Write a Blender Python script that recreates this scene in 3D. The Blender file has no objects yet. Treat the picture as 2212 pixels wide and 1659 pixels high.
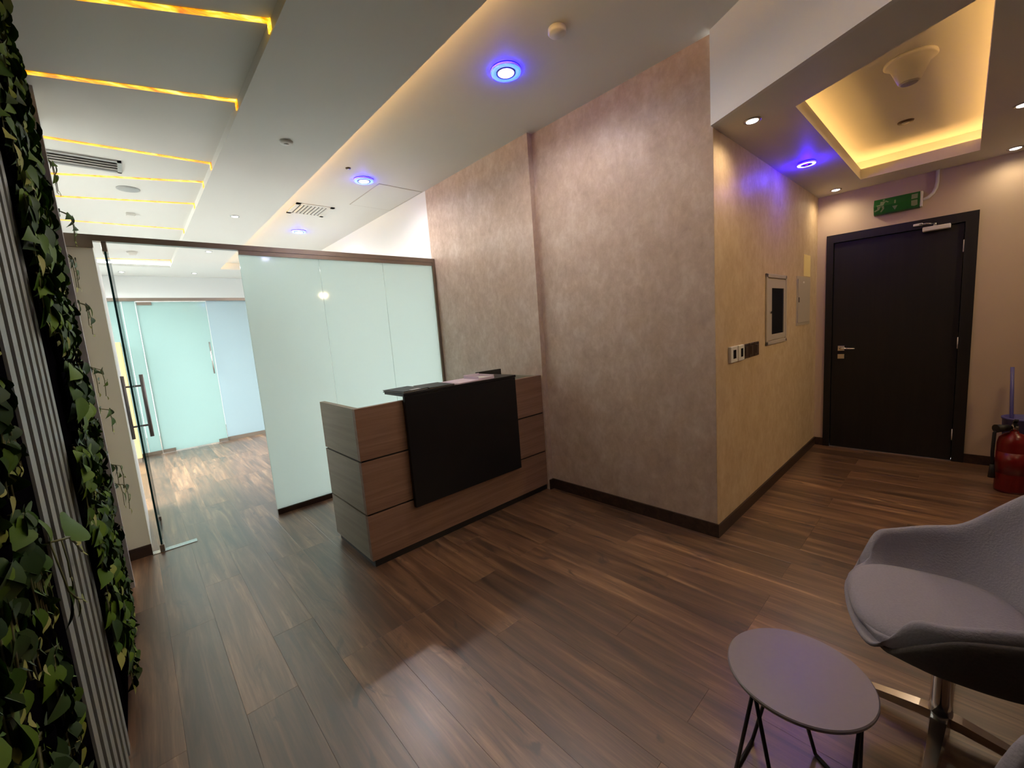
import bpy, bmesh, math, random
from mathutils import Vector, Matrix
random.seed(7)
C = bpy.context.scene.collection
S = bpy.context.scene

# ------------------------------------------------------------------ camera
F_PX = 892.61
CAM = Vector((0.0, 0.0, 1.438))
right = Vector((0.73131836, -0.67796615, -0.07439999))
down = Vector((-0.14087011, -0.04341467, -0.98907572))
fwd = Vector((0.66732981, 0.73380996, -0.12725511))
cam = bpy.data.cameras.new('camera')
cam.sensor_fit = 'HORIZONTAL'
cam.sensor_width = 36.0
cam.lens = F_PX * 36.0 / 2212.0
cam.clip_start = 0.02
camo = bpy.data.objects.new('camera', cam)
C.objects.link(camo)
M = Matrix.Identity(4)
for i in range(3):
    M[i][0] = right[i]; M[i][1] = -down[i]; M[i][2] = -fwd[i]; M[i][3] = CAM[i]
camo.matrix_world = M
S.camera = camo

# ------------------------------------------------------------------ world, exposure
SKY = 24.0
w = bpy.data.worlds.new('daylight')
S.world = w
w.use_nodes = True
bg = w.node_tree.nodes['Background']
wn = w.node_tree
_tc = wn.nodes.new('ShaderNodeTexCoord'); _sp = wn.nodes.new('ShaderNodeSeparateXYZ'); _rp = wn.nodes.new('ShaderNodeValToRGB')
wn.links.new(_tc.outputs['Generated'], _sp.inputs[0]); wn.links.new(_sp.outputs[2], _rp.inputs[0])
_rp.color_ramp.elements[0].position = 0.0; _rp.color_ramp.elements[0].color = (.20, .20, .185, 1)    # ground
_rp.color_ramp.elements[1].position = 0.03; _rp.color_ramp.elements[1].color = (.95, 1.0, .99, 1)     # bright hazy sky
wn.links.new(_rp.outputs[0], bg.inputs[0])
bg.inputs[1].default_value = SKY
S.view_settings.view_transform = 'Standard'
S.view_settings.look = 'None'
S.view_settings.gamma = 1.0
S.view_settings.use_curve_mapping = False
S.view_settings.exposure = 0.0

# light levels
P_DOWN = 38.0      # white spot of the big ring downlights
P_SPOT = 14.0      # small ceiling spots
E_COVE = 45.0
E_TRAY = 15.0
E_AMBER = 1.55

# ------------------------------------------------------------------ main dimensions
ZC, ZE, ZP, ZR = 3.014, 2.515, 2.90, 2.96     # high ceiling, entry ceiling, hung panel, recess
XW, XF = 2.655, 2.602                          # feature wall planes (near, far)
YC, YS, YP = 1.03, 2.46, 4.0
XD = 5.23
XL = -0.20
Y2, Y3 = 8.12, 10.0
YB = -2.2
ZH0, ZH1 = 2.245, 2.285

# window in the back office, with a sky portal
pl = bpy.data.lights.new('sky_portal', 'AREA')
pl.shape = 'RECTANGLE'; pl.size = 2.5; pl.size_y = 3.35
pl.cycles.is_portal = True
plo = bpy.data.objects.new('sky_portal', pl); C.objects.link(plo)
plo.location = (-0.68, 5.95, 1.40)
plo.rotation_euler = (0, -math.pi/2, 0)
pl2 = bpy.data.lights.new('sky_portal', 'AREA')
pl2.shape = 'RECTANGLE'; pl2.size = 2.5; pl2.size_y = 1.4
pl2.cycles.is_portal = True
plo2 = bpy.data.objects.new('sky_portal', pl2); C.objects.link(plo2)
plo2.location = (-0.68, 9.1, 1.40)
plo2.rotation_euler = (0, -math.pi/2, 0)

# ------------------------------------------------------------------ materials
def mat(name):
    m = bpy.data.materials.new(name); m.use_nodes = True
    nt = m.node_tree
    return m, nt, nt.nodes['Principled BSDF']
def N(nt, t, **k):
    n = nt.nodes.new(t)
    for a, b in k.items(): setattr(n, a, b)
    return n
def simple(name, col, rough=.5, metal=0.0, spec=.5, var=0.0, scale=8, bump=0.0):
    m, nt, p = mat(name)
    p.inputs['Roughness'].default_value = rough
    p.inputs['Metallic'].default_value = metal
    p.inputs['Specular IOR Level'].default_value = spec
    tc = N(nt, 'ShaderNodeTexCoord')
    no = N(nt, 'ShaderNodeTexNoise'); no.inputs['Scale'].default_value = scale; no.inputs['Detail'].default_value = 4
    nt.links.new(tc.outputs['Object'], no.inputs['Vector'])
    mx = N(nt, 'ShaderNodeMix', data_type='RGBA')
    mx.inputs[6].default_value = tuple(c*(1-var) for c in col)+(1,)
    mx.inputs[7].default_value = tuple(min(1, c*(1+var)) for c in col)+(1,)
    nt.links.new(no.outputs['Fac'], mx.inputs[0])
    nt.links.new(mx.outputs[2], p.inputs['Base Color'])
    if bump:
        b = N(nt, 'ShaderNodeBump'); b.inputs['Strength'].default_value = bump; b.inputs['Distance'].default_value = .01
        nt.links.new(no.outputs['Fac'], b.inputs['Height']); nt.links.new(b.outputs[0], p.inputs['Normal'])
    return m
def emit(name, col, st):
    m, nt, p = mat(name)
    p.inputs['Base Color'].default_value = (.8, .8, .8, 1)
    p.inputs['Emission Color'].default_value = tuple(col)+(1,)
    p.inputs['Emission Strength'].default_value = st
    return m
def ramp(nt, stops):
    r = N(nt, 'ShaderNodeValToRGB')
    e = r.color_ramp.elements
    while len(e) < len(stops): e.new(.5)
    for i, (pos, c) in enumerate(stops):
        e[i].position = pos; e[i].color = tuple(c)+(1,)
    return r

def plaster_material(name, base, light, dark):
    m, nt, p = mat(name)
    tc = N(nt, 'ShaderNodeTexCoord')
    n1 = N(nt, 'ShaderNodeTexNoise'); n1.inputs['Scale'].default_value = 7; n1.inputs['Detail'].default_value = 10; n1.inputs['Roughness'].default_value = .72; n1.inputs['Distortion'].default_value = .25
    n2 = N(nt, 'ShaderNodeTexNoise'); n2.inputs['Scale'].default_value = 24; n2.inputs['Detail'].default_value = 6; n2.inputs['Distortion'].default_value = .6
    mp = N(nt, 'ShaderNodeMapping'); mp.inputs['Scale'].default_value = (1, 1, .75)
    nt.links.new(tc.outputs['Object'], mp.inputs[0])
    nt.links.new(mp.outputs[0], n1.inputs['Vector']); nt.links.new(mp.outputs[0], n2.inputs['Vector'])
    ma = N(nt, 'ShaderNodeMix'); ma.inputs[0].default_value = .3
    nt.links.new(n1.outputs['Fac'], ma.inputs[2]); nt.links.new(n2.outputs['Fac'], ma.inputs[3])
    r = ramp(nt, [(.34, dark), (.5, base), (.68, light)])
    nt.links.new(ma.outputs[0], r.inputs[0]); nt.links.new(r.outputs[0], p.inputs['Base Color'])
    rr = N(nt, 'ShaderNodeMapRange'); rr.inputs[1].default_value = .4; rr.inputs[2].default_value = .62; rr.inputs[3].default_value = .62; rr.inputs[4].default_value = .42
    nt.links.new(ma.outputs[0], rr.inputs[0]); nt.links.new(rr.outputs[0], p.inputs['Roughness'])
    b = N(nt, 'ShaderNodeBump'); b.inputs['Strength'].default_value = .12; b.inputs['Distance'].default_value = .006
    nt.links.new(ma.outputs[0], b.inputs['Height']); nt.links.new(b.outputs[0], p.inputs['Normal'])
    return m

def floor_material():
    m, nt, p = mat('oak_planks')
    tc = N(nt, 'ShaderNodeTexCoord'); oi = N(nt, 'ShaderNodeObjectInfo')
    off = N(nt, 'ShaderNodeVectorMath', operation='SCALE'); off.inputs[3].default_value = 57.0
    cb = N(nt, 'ShaderNodeCombineXYZ')
    for k in range(3): nt.links.new(oi.outputs['Random'], cb.inputs[k])
    nt.links.new(cb.outputs[0], off.inputs[0])
    ad = N(nt, 'ShaderNodeVectorMath', operation='ADD')
    nt.links.new(tc.outputs['Object'], ad.inputs[0]); nt.links.new(off.outputs[0], ad.inputs[1])
    def noise(sc, vec, det=6, dist=0.0, rough=.6):
        mp = N(nt, 'ShaderNodeMapping'); mp.inputs['Scale'].default_value = vec
        nt.links.new(ad.outputs[0], mp.inputs[0])
        n = N(nt, 'ShaderNodeTexNoise'); n.inputs['Scale'].default_value = sc; n.inputs['Detail'].default_value = det
        n.inputs['Distortion'].default_value = dist; n.inputs['Roughness'].default_value = rough
        nt.links.new(mp.outputs[0], n.inputs['Vector']); return n
    band = noise(1.0, (16, 1.05, 1), 4, .9)          # broad streaks along the plank
    grain = noise(1.0, (95, 3.5, 1), 5, .8)        # fine grain
    knot = noise(1.0, (6, 2.2, 1), 4, 1.6)         # knots and dark blotches
    r1 = ramp(nt, [(.30, (.055, .026, .014)), (.45, (.112, .055, .029)), (.58, (.19, .098, .051)), (.72, (.34, .20, .105))])
    nt.links.new(band.outputs['Fac'], r1.inputs[0])
    mg = N(nt, 'ShaderNodeMix', data_type='RGBA', blend_type='MULTIPLY'); mg.inputs[0].default_value = .55
    rg = ramp(nt, [(.35, (.55, .5, .47)), (.6, (1.12, 1.1, 1.08))])
    nt.links.new(grain.outputs['Fac'], rg.inputs[0])
    nt.links.new(r1.outputs[0], mg.inputs[6]); nt.links.new(rg.outputs[0], mg.inputs[7])
    mk = N(nt, 'ShaderNodeMix', data_type='RGBA')
    rk = ramp(nt, [(.61, (0, 0, 0)), (.70, (1, 1, 1))])
    nt.links.new(knot.outputs['Fac'], rk.inputs[0]); nt.links.new(rk.outputs[0], mk.inputs[0])
    nt.links.new(mg.outputs[2], mk.inputs[6]); mk.inputs[7].default_value = (.05, .027, .018, 1)
    # each plank its own tone
    mr = N(nt, 'ShaderNodeMapRange'); mr.inputs[3].default_value = .74; mr.inputs[4].default_value = 1.4
    nt.links.new(oi.outputs['Random'], mr.inputs[0])
    mt = N(nt, 'ShaderNodeVectorMath', operation='SCALE')
    nt.links.new(mk.outputs[2], mt.inputs[0]); nt.links.new(mr.outputs[0], mt.inputs[3])
    nt.links.new(mt.outputs[0], p.inputs['Base Color'])
    rr = N(nt, 'ShaderNodeMapRange'); rr.inputs[3].default_value = .30; rr.inputs[4].default_value = .38
    nt.links.new(grain.outputs['Fac'], rr.inputs[0]); nt.links.new(rr.outputs[0], p.inputs['Roughness'])
    p.inputs['Specular IOR Level'].default_value = 1.0
    p.inputs['IOR'].default_value = 1.72
    p.inputs['Coat Weight'].default_value = .25; p.inputs['Coat Roughness'].default_value = .28
    b = N(nt, 'ShaderNodeBump'); b.inputs['Strength'].default_value = .05; b.inputs['Distance'].default_value = .002
    nt.links.new(grain.outputs['Fac'], b.inputs['Height']); nt.links.new(b.outputs[0], p.inputs['Normal'])
    return m

def wood(name, c0, c1, c2, axis=0, rough=.5, sc=1.0):
    m, nt, p = mat(name)
    tc = N(nt, 'ShaderNodeTexCoord')
    mp = N(nt, 'ShaderNodeMapping')
    s = [22*sc, 22*sc, 22*sc]; s[axis] = 1.1*sc
    mp.inputs['Scale'].default_value = s
    nt.links.new(tc.outputs['Object'], mp.inputs[0])
    n = N(nt, 'ShaderNodeTexNoise'); n.inputs['Scale'].default_value = 1; n.inputs['Detail'].default_value = 7; n.inputs['Distortion'].default_value = .7; n.inputs['Roughness'].default_value = .65
    nt.links.new(mp.outputs[0], n.inputs['Vector'])
    r = ramp(nt, [(.32, c0), (.5, c1), (.68, c2)])
    nt.links.new(n.outputs['Fac'], r.inputs[0]); nt.links.new(r.outputs[0], p.inputs['Base Color'])
    p.inputs['Roughness'].default_value = rough
    return m

def frosted(name, col, trans, rough=.22):
    m, nt, p = mat(name)
    nt.nodes.remove(p)
    out = nt.nodes['Material Output']
    tr = N(nt, 'ShaderNodeBsdfTranslucent'); tr.inputs[0].default_value = tuple(trans)+(1,)
    di = N(nt, 'ShaderNodeBsdfDiffuse'); di.inputs[0].default_value = tuple(col)+(1,)
    m1 = N(nt, 'ShaderNodeMixShader'); m1.inputs[0].default_value = .10
    nt.links.new(tr.outputs[0], m1.inputs[1]); nt.links.new(di.outputs[0], m1.inputs[2])
    gl = N(nt, 'ShaderNodeBsdfGlossy'); gl.inputs['Roughness'].default_value = .06; gl.inputs[0].default_value = (1, 1, 1, 1)
    fr = N(nt, 'ShaderNodeFresnel'); fr.inputs[0].default_value = 1.45
    tc = N(nt, 'ShaderNodeTexCoord'); no = N(nt, 'ShaderNodeTexNoise'); no.inputs['Scale'].default_value = 220
    nt.links.new(tc.outputs['Object'], no.inputs['Vector'])
    m2 = N(nt, 'ShaderNodeMixShader')
    mu = N(nt, 'ShaderNodeMath', operation='MULTIPLY'); mu.inputs[1].default_value = .8
    nt.links.new(fr.outputs[0], mu.inputs[0]); nt.links.new(mu.outputs[0], m2.inputs[0])
    nt.links.new(m1.outputs[0], m2.inputs[1]); nt.links.new(gl.outputs[0], m2.inputs[2])
    nt.links.new(m2.outputs[0], out.inputs[0])
    return m
def clear_glass(name, tint):
    m, nt, p = mat(name)
    nt.nodes.remove(p)
    out = nt.nodes['Material Output']
    tp = N(nt, 'ShaderNodeBsdfTransparent'); tp.inputs[0].default_value = tuple(tint)+(1,)
    gl = N(nt, 'ShaderNodeBsdfGlossy'); gl.inputs['Roughness'].default_value = .01
    fr = N(nt, 'ShaderNodeFresnel'); fr.inputs[0].default_value = 1.3
    mu = N(nt, 'ShaderNodeMath', operation='MULTIPLY'); mu.inputs[1].default_value = .6
    m2 = N(nt, 'ShaderNodeMixShader')
    nt.links.new(fr.outputs[0], mu.inputs[0]); nt.links.new(mu.outputs[0], m2.inputs[0])
    nt.links.new(tp.outputs[0], m2.inputs[1]); nt.links.new(gl.outputs[0], m2.inputs[2])
    nt.links.new(m2.outputs[0], out.inputs[0])
    return m
def onyx():
    m, nt, p = mat('backlit_onyx')
    tc = N(nt, 'ShaderNodeTexCoord')
    mp = N(nt, 'ShaderNodeMapping'); mp.inputs['Scale'].default_value = (7, 14, 14)
    nt.links.new(tc.outputs['Object'], mp.inputs[0])
    n = N(nt, 'ShaderNodeTexNoise'); n.inputs['Scale'].default_value = 1; n.inputs['Detail'].default_value = 5; n.inputs['Distortion'].default_value = 1.5
    oi = N(nt, 'ShaderNodeObjectInfo'); ad = N(nt, 'ShaderNodeVectorMath', operation='ADD')
    nt.links.new(mp.outputs[0], ad.inputs[0]); nt.links.new(oi.outputs['Location'], ad.inputs[1])
    nt.links.new(ad.outputs[0], n.inputs['Vector'])
    r = ramp(nt, [(.30, (.55, .10, .0)), (.42, (.92, .32, .0)), (.54, (1.0, .55, .02)), (.68, (1.0, .80, .22))])
    nt.links.new(n.outputs['Fac'], r.inputs[0])
    p.inputs['Base Color'].default_value = (.3, .15, .03, 1)
    nt.links.new(r.outputs[0], p.inputs['Emission Color'])
    p.inputs['Emission Strength'].default_value = E_AMBER
    p.inputs['Roughness'].default_value = .3
    return m
def leaf_material(name, a, b, gloss=.6):
    m, nt, p = mat(name)
    tc = N(nt, 'ShaderNodeTexCoord'); oi = N(nt, 'ShaderNodeObjectInfo')
    mx = N(nt, 'ShaderNodeMix', data_type='RGBA')
    mx.inputs[6].default_value = tuple(a)+(1,); mx.inputs[7].default_value = tuple(b)+(1,)
    n = N(nt, 'ShaderNodeTexNoise'); n.inputs['Scale'].default_value = 30; n.inputs['Detail'].default_value = 3
    nt.links.new(tc.outputs['Object'], n.inputs['Vector'])
    me = N(nt, 'ShaderNodeMath', operation='MULTIPLY_ADD'); me.inputs[1].default_value = .35
    nt.links.new(n.outputs['Fac'], me.inputs[0])
    ms = N(nt, 'ShaderNodeMath', operation='MULTIPLY_ADD'); ms.inputs[1].default_value = .85; ms.inputs[2].default_value = -.12
    nt.links.new(oi.outputs['Random'], ms.inputs[0]); nt.links.new(ms.outputs[0], me.inputs[2])
    nt.links.new(me.outputs[0], mx.inputs[0])
    nt.links.new(mx.outputs[2], p.inputs['Base Color'])
    p.inputs['Roughness'].default_value = gloss
    p.inputs['Specular IOR Level'].default_value = .22
    return m

MT = {}
MT['floor'] = floor_material()
MT['subfloor'] = simple('dark_joint', (.02, .013, .009), .8, var=.2)
MT['feature'] = plaster_material('pearl_wallpaper', (.53, .41, .335), (.66, .55, .48), (.43, .325, .26))
MT['entry'] = plaster_material('beige_wallpaper', (.55, .41, .26), (.62, .49, .33), (.48, .345, .21))
MT['beige'] = simple('beige_paint', (.58, .45, .33), .6, var=.04, scale=3)
MT['cream'] = simple('cream_paint', (.80, .80, .69), .6, var=.03, scale=3)
MT['white'] = simple('white_paint', (.80, .79, .79), .6, var=.02, scale=3)
MT['ceil'] = simple('ceiling_paint', (.74, .73, .70), .55, var=.02, scale=2)
MT['base'] = wood('dark_baseboard', (.020, .010, .006), (.036, .018, .011), (.06, .032, .02), 0, .45)
MT['bronze'] = simple('bronze_metal', (.30, .25, .21), .33, metal=.75, var=.15, scale=5)
MT['steel'] = simple('brushed_steel', (.55, .55, .55), .25, metal=1.0, var=.08, scale=30)
MT['dark_steel'] = simple('dark_steel', (.22, .20, .20), .35, metal=.9, var=.08, scale=30)
MT['chrome'] = simple('polished_aluminium', (.72, .70, .68), .16, metal=1.0, var=.05, scale=12)
MT['alu'] = simple('grey_aluminium', (.40, .40, .40), .4, metal=.15, var=.15, scale=20)
MT['slat'] = simple('pale_slat', (.30, .33, .30), .55, var=.12, scale=15)
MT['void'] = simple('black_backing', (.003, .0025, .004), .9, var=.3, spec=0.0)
MT['frost'] = frosted('frosted_glass', (.70, .76, .73), (.805, .885, .868))
MT['frost2'] = frosted('frosted_glass_inner', (.50, .60, .58), (.58, .71, .70))
MT['frost3'] = frosted('frosted_glass_office', (.52, .59, .62), (.61, .70, .74))
MT['glass'] = clear_glass('clear_glass', (.965, .985, .975))
MT['glass_edge'] = simple('glass_edge', (.012, .05, .055), .2, var=.2)
MT['desk_wood'] = wood('brown_oak_laminate', (.19, .105, .068), (.26, .148, .098), (.33, .20, .138), 0, .5)
MT['desk_side'] = wood('oak_laminate_side', (.27, .24, .175), (.32, .29, .215), (.38, .34, .26), 1, .5)
MT['black_gloss'] = simple('black_lacquer', (.006, .006, .008), .4, var=.2, spec=.3)
MT['black'] = simple('matt_black', (.010, .009, .009), .55, var=.2)
MT['door'] = wood('black_stained_wood', (.0035, .0022, .002), (.006, .004, .0035), (.010, .0065, .0055), 2, .5)
MT['fabric'] = simple('grey_fabric', (.33, .31, .355), .9, var=.12, scale=160, bump=.25)
MT['shell'] = simple('dark_grey_felt', (.085, .072, .066), .9, var=.2, scale=120, bump=.2)
MT['table'] = simple('grey_laminate', (.27, .24, .26), .33, var=.05, scale=60, spec=1.0)
MT['red'] = simple('red_enamel', (.17, .005, .005), .28, var=.1)
MT['green'] = simple('green_sign', (.012, .13, .02), .4, var=.15)
MT['signwhite'] = simple('sign_white', (.24, .30, .16), .5, var=.05)
MT['plastic'] = simple('white_plastic', (.72, .70, .66), .45, var=.03)
MT['greymetal'] = simple('grey_enamel', (.44, .38, .32), .45, var=.04)
MT['paper'] = simple('lilac_paper', (.72, .60, .70), .7, var=.03)
MT['yellowpaper'] = simple('cream_paper', (.78, .62, .28), .7, var=.03)
MT['oak'] = wood('light_oak', (.45, .28, .12), (.58, .38, .17), (.68, .48, .25), 2, .5)
MT['onyx'] = onyx()
MT['led_warm'] = emit('warm_led', (1.0, .56, .17), E_COVE)
MT['led_tray'] = emit('warm_tray_led', (1.0, .54, .16), E_TRAY)
MT['lamp_white'] = emit('white_lamp', (1.0, .96, .92), 6)
MT['lamp_cyan'] = emit('cyan_ring', (.05, .42, 1.0), 1.0)
MT['lamp_blue'] = emit('blue_rim', (.004, .0, 1.0), 22.0)
MT['leaf'] = leaf_material('pothos_leaf', (.035, .10, .008), (.15, .26, .02))
MT['leaf_dark'] = leaf_material('dark_leaf', (.015, .045, .010), (.05, .10, .022), .55)
MT['leaf_new'] = leaf_material('young_leaf', (.20, .26, .03), (.42, .42, .13))
MT['stem'] = simple('green_stem', (.14, .15, .05), .5, var=.2)
MT['blue'] = simple('blue_plastic', (.10, .09, .30), .4, var=.2)
MT['blue_trim'] = simple('blue_trim', (.003, .003, .4), .4, var=.2)
MT['screen'] = simple('dark_glass', (.012, .012, .016), .08, var=.2)
MT['brown_switch'] = simple('brown_switch', (.06, .035, .025), .4, var=.2)

# ------------------------------------------------------------------ builders
class B:
    def __init__(s): s.bm = bmesh.new()
    def box(s, x0, x1, y0, y1, z0, z1, rot=None, bevel=0.0, mi=0):
        vs = []
        c = Vector(((x0+x1)/2, (y0+y1)/2, (z0+z1)/2)); h = Vector((abs(x1-x0)/2, abs(y1-y0)/2, abs(z1-z0)/2))
        for i in range(8):
            v = Vector((h.x if i & 1 else -h.x, h.y if i & 2 else -h.y, h.z if i & 4 else -h.z))
            if rot is not None: v = rot @ v
            vs.append(s.bm.verts.new(c+v))
        fs = []
        for q in ((0, 2, 3, 1), (4, 5, 7, 6), (0, 1, 5, 4), (2, 6, 7, 3), (0, 4, 6, 2), (1, 3, 7, 5)):
            f = s.bm.faces.new([vs[k] for k in q]); f.material_index = mi; fs.append(f)
        if bevel:
            es = list({e for f in fs for e in f.edges})
            bmesh.ops.bevel(s.bm, geom=es, offset=bevel, segments=2, affect='EDGES', profile=.5)
        return s
    def prism(s, pts, z0, z1, mi=0):
        a = [s.bm.verts.new((x, y, z0)) for x, y in pts]; b = [s.bm.verts.new((x, y, z1)) for x, y in pts]
        n = len(pts)
        s.bm.faces.new(a[::-1]).material_index = mi; s.bm.faces.new(b).material_index = mi
        for i in range(n): s.bm.faces.new((a[i], a[(i+1) % n], b[(i+1) % n], b[i])).material_index = mi
        return s
    def lathe(s, prof, c=(0, 0, 0), seg=32, mat3=None, mi=0, smooth=True):
        rings = []
        c = Vector(c)
        for r, z in prof:
            if r < 1e-6:
                v = Vector((0, 0, z)); v = mat3 @ v if mat3 else v
                rings.append([s.bm.verts.new(c+v)])
            else:
                ring = []
                for k in range(seg):
                    a = 2*math.pi*k/seg; v = Vector((r*math.cos(a), r*math.sin(a), z)); v = mat3 @ v if mat3 else v
                    ring.append(s.bm.verts.new(c+v))
                rings.append(ring)
        for p, q in zip(rings, rings[1:]):
            for k in range(seg):
                k2 = (k+1) % seg
                if len(p) == 1 and len(q) == 1: continue
                if len(p) == 1: f = s.bm.faces.new((p[0], q[k2], q[k]))
                elif len(q) == 1: f = s.bm.faces.new((p[k], p[k2], q[0]))
                else: f = s.bm.faces.new((p[k], p[k2], q[k2], q[k]))
                f.material_index = mi; f.smooth = smooth
        return s
    def tube(s, path, r, seg=10, mi=0, closed=False):
        P = [Vector(p) for p in path]; n = len(P); rings = []
        up = None
        for i in range(n):
            a = P[i-1] if (i > 0 or closed) else P[i]; b = P[(i+1) % n] if (i < n-1 or closed) else P[i]
            t = (b-a).normalized()
            if up is None:
                up = t.orthogonal().normalized()
            else:
                up = (up - t*up.dot(t));
                up = up.normalized() if up.length > 1e-6 else t.orthogonal().normalized()
            sd = t.cross(up)
            rr = r[i] if isinstance(r, (list, tuple)) else r
            rings.append([s.bm.verts.new(P[i]+(up*math.cos(2*math.pi*k/seg)+sd*math.sin(2*math.pi*k/seg))*rr) for k in range(seg)])
        m = n if closed else n-1
        for i in range(m):
            p, q = rings[i], rings[(i+1) % n]
            for k in range(seg):
                f = s.bm.faces.new((p[k], p[(k+1) % seg], q[(k+1) % seg], q[k])); f.smooth = True; f.material_index = mi
        if not closed:
            s.bm.faces.new(rings[0][::-1]); s.bm.faces.new(rings[-1])
        return s
    def build(s, name, m, parent=None, local=False, smooth=False, **props):
        """local: vertices are already in the parent's frame"""
        bmesh.ops.recalc_face_normals(s.bm, faces=s.bm.faces)
        me = bpy.data.meshes.new(name)
        vs = [v.co for v in s.bm.verts]
        lo = Vector((min(v.x for v in vs), min(v.y for v in vs), min(v.z for v in vs)))
        hi = Vector((max(v.x for v in vs), max(v.y for v in vs), max(v.z for v in vs)))
        org = Vector(((lo.x+hi.x)/2, (lo.y+hi.y)/2, lo.z))
        for v in s.bm.verts: v.co -= org
        if smooth:
            for f in s.bm.faces: f.smooth = True
        s.bm.to_mesh(me); s.bm.free()
        for mm in (m if isinstance(m, (list, tuple)) else [m]): me.materials.append(MT[mm] if isinstance(mm, str) else mm)
        o = bpy.data.objects.new(name, me); C.objects.link(o)
        if parent is not None:
            o.parent = parent
            o.location = org if local else org - abs_loc(parent)
        else: o.location = org
        for k, v in props.items(): o[k] = v
        return o
def abs_loc(o):
    l = Vector(o.location)
    while o.parent is not None: o = o.parent; l = l+Vector(o.location)
    return l
def thing(name, loc, label, cat, group=None, kind=None, rz=0.0):
    o = bpy.data.objects.new(name, None); C.objects.link(o)
    o.location = loc; o.rotation_euler = (0, 0, rz); o.empty_display_size = .05
    o['label'] = label; o['category'] = cat
    if group: o['group'] = group
    if kind: o['kind'] = kind
    return o
def tag(o, label, cat, group=None, kind=None):
    o['label'] = label; o['category'] = cat
    if group: o['group'] = group
    if kind: o['kind'] = kind
    return o
def copy_tree(o, parent=None):
    c = o.copy(); C.objects.link(c); c.parent = parent
    for ch in list(o.children): copy_tree(ch, c)
    return c
def rotz(a): return Matrix.Rotation(a, 3, 'Z')
def rotx(a): return Matrix.Rotation(a, 3, 'X')
def roty(a): return Matrix.Rotation(a, 3, 'Y')

# ================================================================== STRUCTURE
# ---- floor of planks: columns 0.19 m wide run along Y
fl = tag(B().box(-3.2, 5.4, YB-.1, Y3+.15, -.06, -.012).build('floor', 'subfloor'), 'brown rustic oak plank floor running through lobby and back office', 'floor', kind='structure')
PW, PL = .19, 1.26
def plank_mesh(name, wdt, ln):
    b = B(); b.box(-wdt/2+.0002, wdt/2-.0002, -ln/2+.0003, ln/2-.0003, -.012, 0.0)
    top = [e for e in b.bm.edges if all(abs(v.co.z) < 1e-6 for v in e.verts)]
    bmesh.ops.bevel(b.bm, geom=top, offset=.0004, segments=1, affect='EDGES')
    bmesh.ops.recalc_face_normals(b.bm, faces=b.bm.faces)
    me = bpy.data.meshes.new(name); b.bm.to_mesh(me); b.bm.free(); me.materials.append(MT['floor']); return me
full = plank_mesh('plank', PW, PL)
half = plank_mesh('plank_short', PW, PL/2)
offs = [0.0, .42, .84, .21, .63, 1.05]
planks = []
x0 = -.05
for i in range(-2, 28):
    xc = x0 + (i+.5)*PW
    if xc - PW/2 < -.32 or xc-PW/2 > XD: continue
    k = 0
    yb0 = 1.87 + {0: 0.0, 1: .42, 2: .84}[(i-7) % 3 if (i-7) % 2 else 0] - 8*PL
    for k in range(0, 20):
        ya = yb0 + k*PL; yb = ya+PL
        # keep only planks that lie in the rooms the camera looks into
        if yb < -.35 or ya > Y3-.1: continue
        if xc > XW+.15 and ya > YC: continue
        if xc < 1.0 and yb < .9-xc*.7: continue
        planks.append((xc, (ya+yb)/2))
for xc, yc_ in planks:
    o = bpy.data.objects.new('plank', full); C.objects.link(o)
    o.parent = fl; o.location = Vector((xc, yc_, 0.0)) - Vector(fl.location)
# planks nobody looks at from here: the rest of the floor in one sheet
b = B()
b.box(-.21, 5.22, YB, .95, -.012, -.002)
b.box(-.74, -.33, YP+.1, Y3, -.012, -.002)
b.build('plank_rest', 'floor', fl, kind='stuff')

# ---- walls
def wall(name, label, m, *boxes, cat='wall'):
    b = B()
    for q in boxes: b.box(*q)
    return tag(b.build(name, m), label, cat, kind='structure')
wall('wall_right', 'mottled pearl beige wall beside the dark baseboard, end at entry corner', 'feature', (XW, XW+.12, YC+.002, YS, 0, ZC))
wall('wall_feature', 'mottled beige wall behind the reception desk, stepping forward', 'feature', (XF, XW+.12, YS, YP+.03, 0, ZC))
wall('wall_office_right', 'white painted wall continuing past the glass partition', 'white', (XF+.002, XW+.12, YP+.03, Y3, 0, ZC))
wall('wall_entry', 'warm beige wallpapered wall with switches and electrical panels', 'entry', (XW+.0005, XD+.12, YC, YC+.12, 0, ZE+.3))
# door wall round the doorway; a thin sheet added behind the door blocks sky light
DY0, DY1, DZ = -.053, .952, 2.13
wall('wall_door', 'plain beige wall around the black entrance door', 'beige',
     (XD, XD+.12, DY1, YC, 0, ZE+.3), (XD, XD+.12, DY0, DY1, DZ, ZE+.3), (XD, XD+.12, YB, DY0, 0, ZE+.3), (XD+.10, XD+.12, DY0, DY1, 0, DZ))
wall('wall_rear', 'plain beige rear wall of the lobby', 'beige', (XL-.3, XD+.12, YB-.12, YB, 0, ZC+.1))
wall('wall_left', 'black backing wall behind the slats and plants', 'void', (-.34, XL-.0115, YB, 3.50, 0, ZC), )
wall('wall_jamb', 'cream wall stub left of the glass door', 'cream', (-.9, -.08, YP, YP+.10, 0, ZH0-.04), (-.9, -.2115, 3.55, YP, 0, ZC))
wall('wall_office_screen', 'low white wall return beside the open glass door', 'white', (-.13, -.08, YP+.10, 5.2, 0, ZH0-.04))
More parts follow.
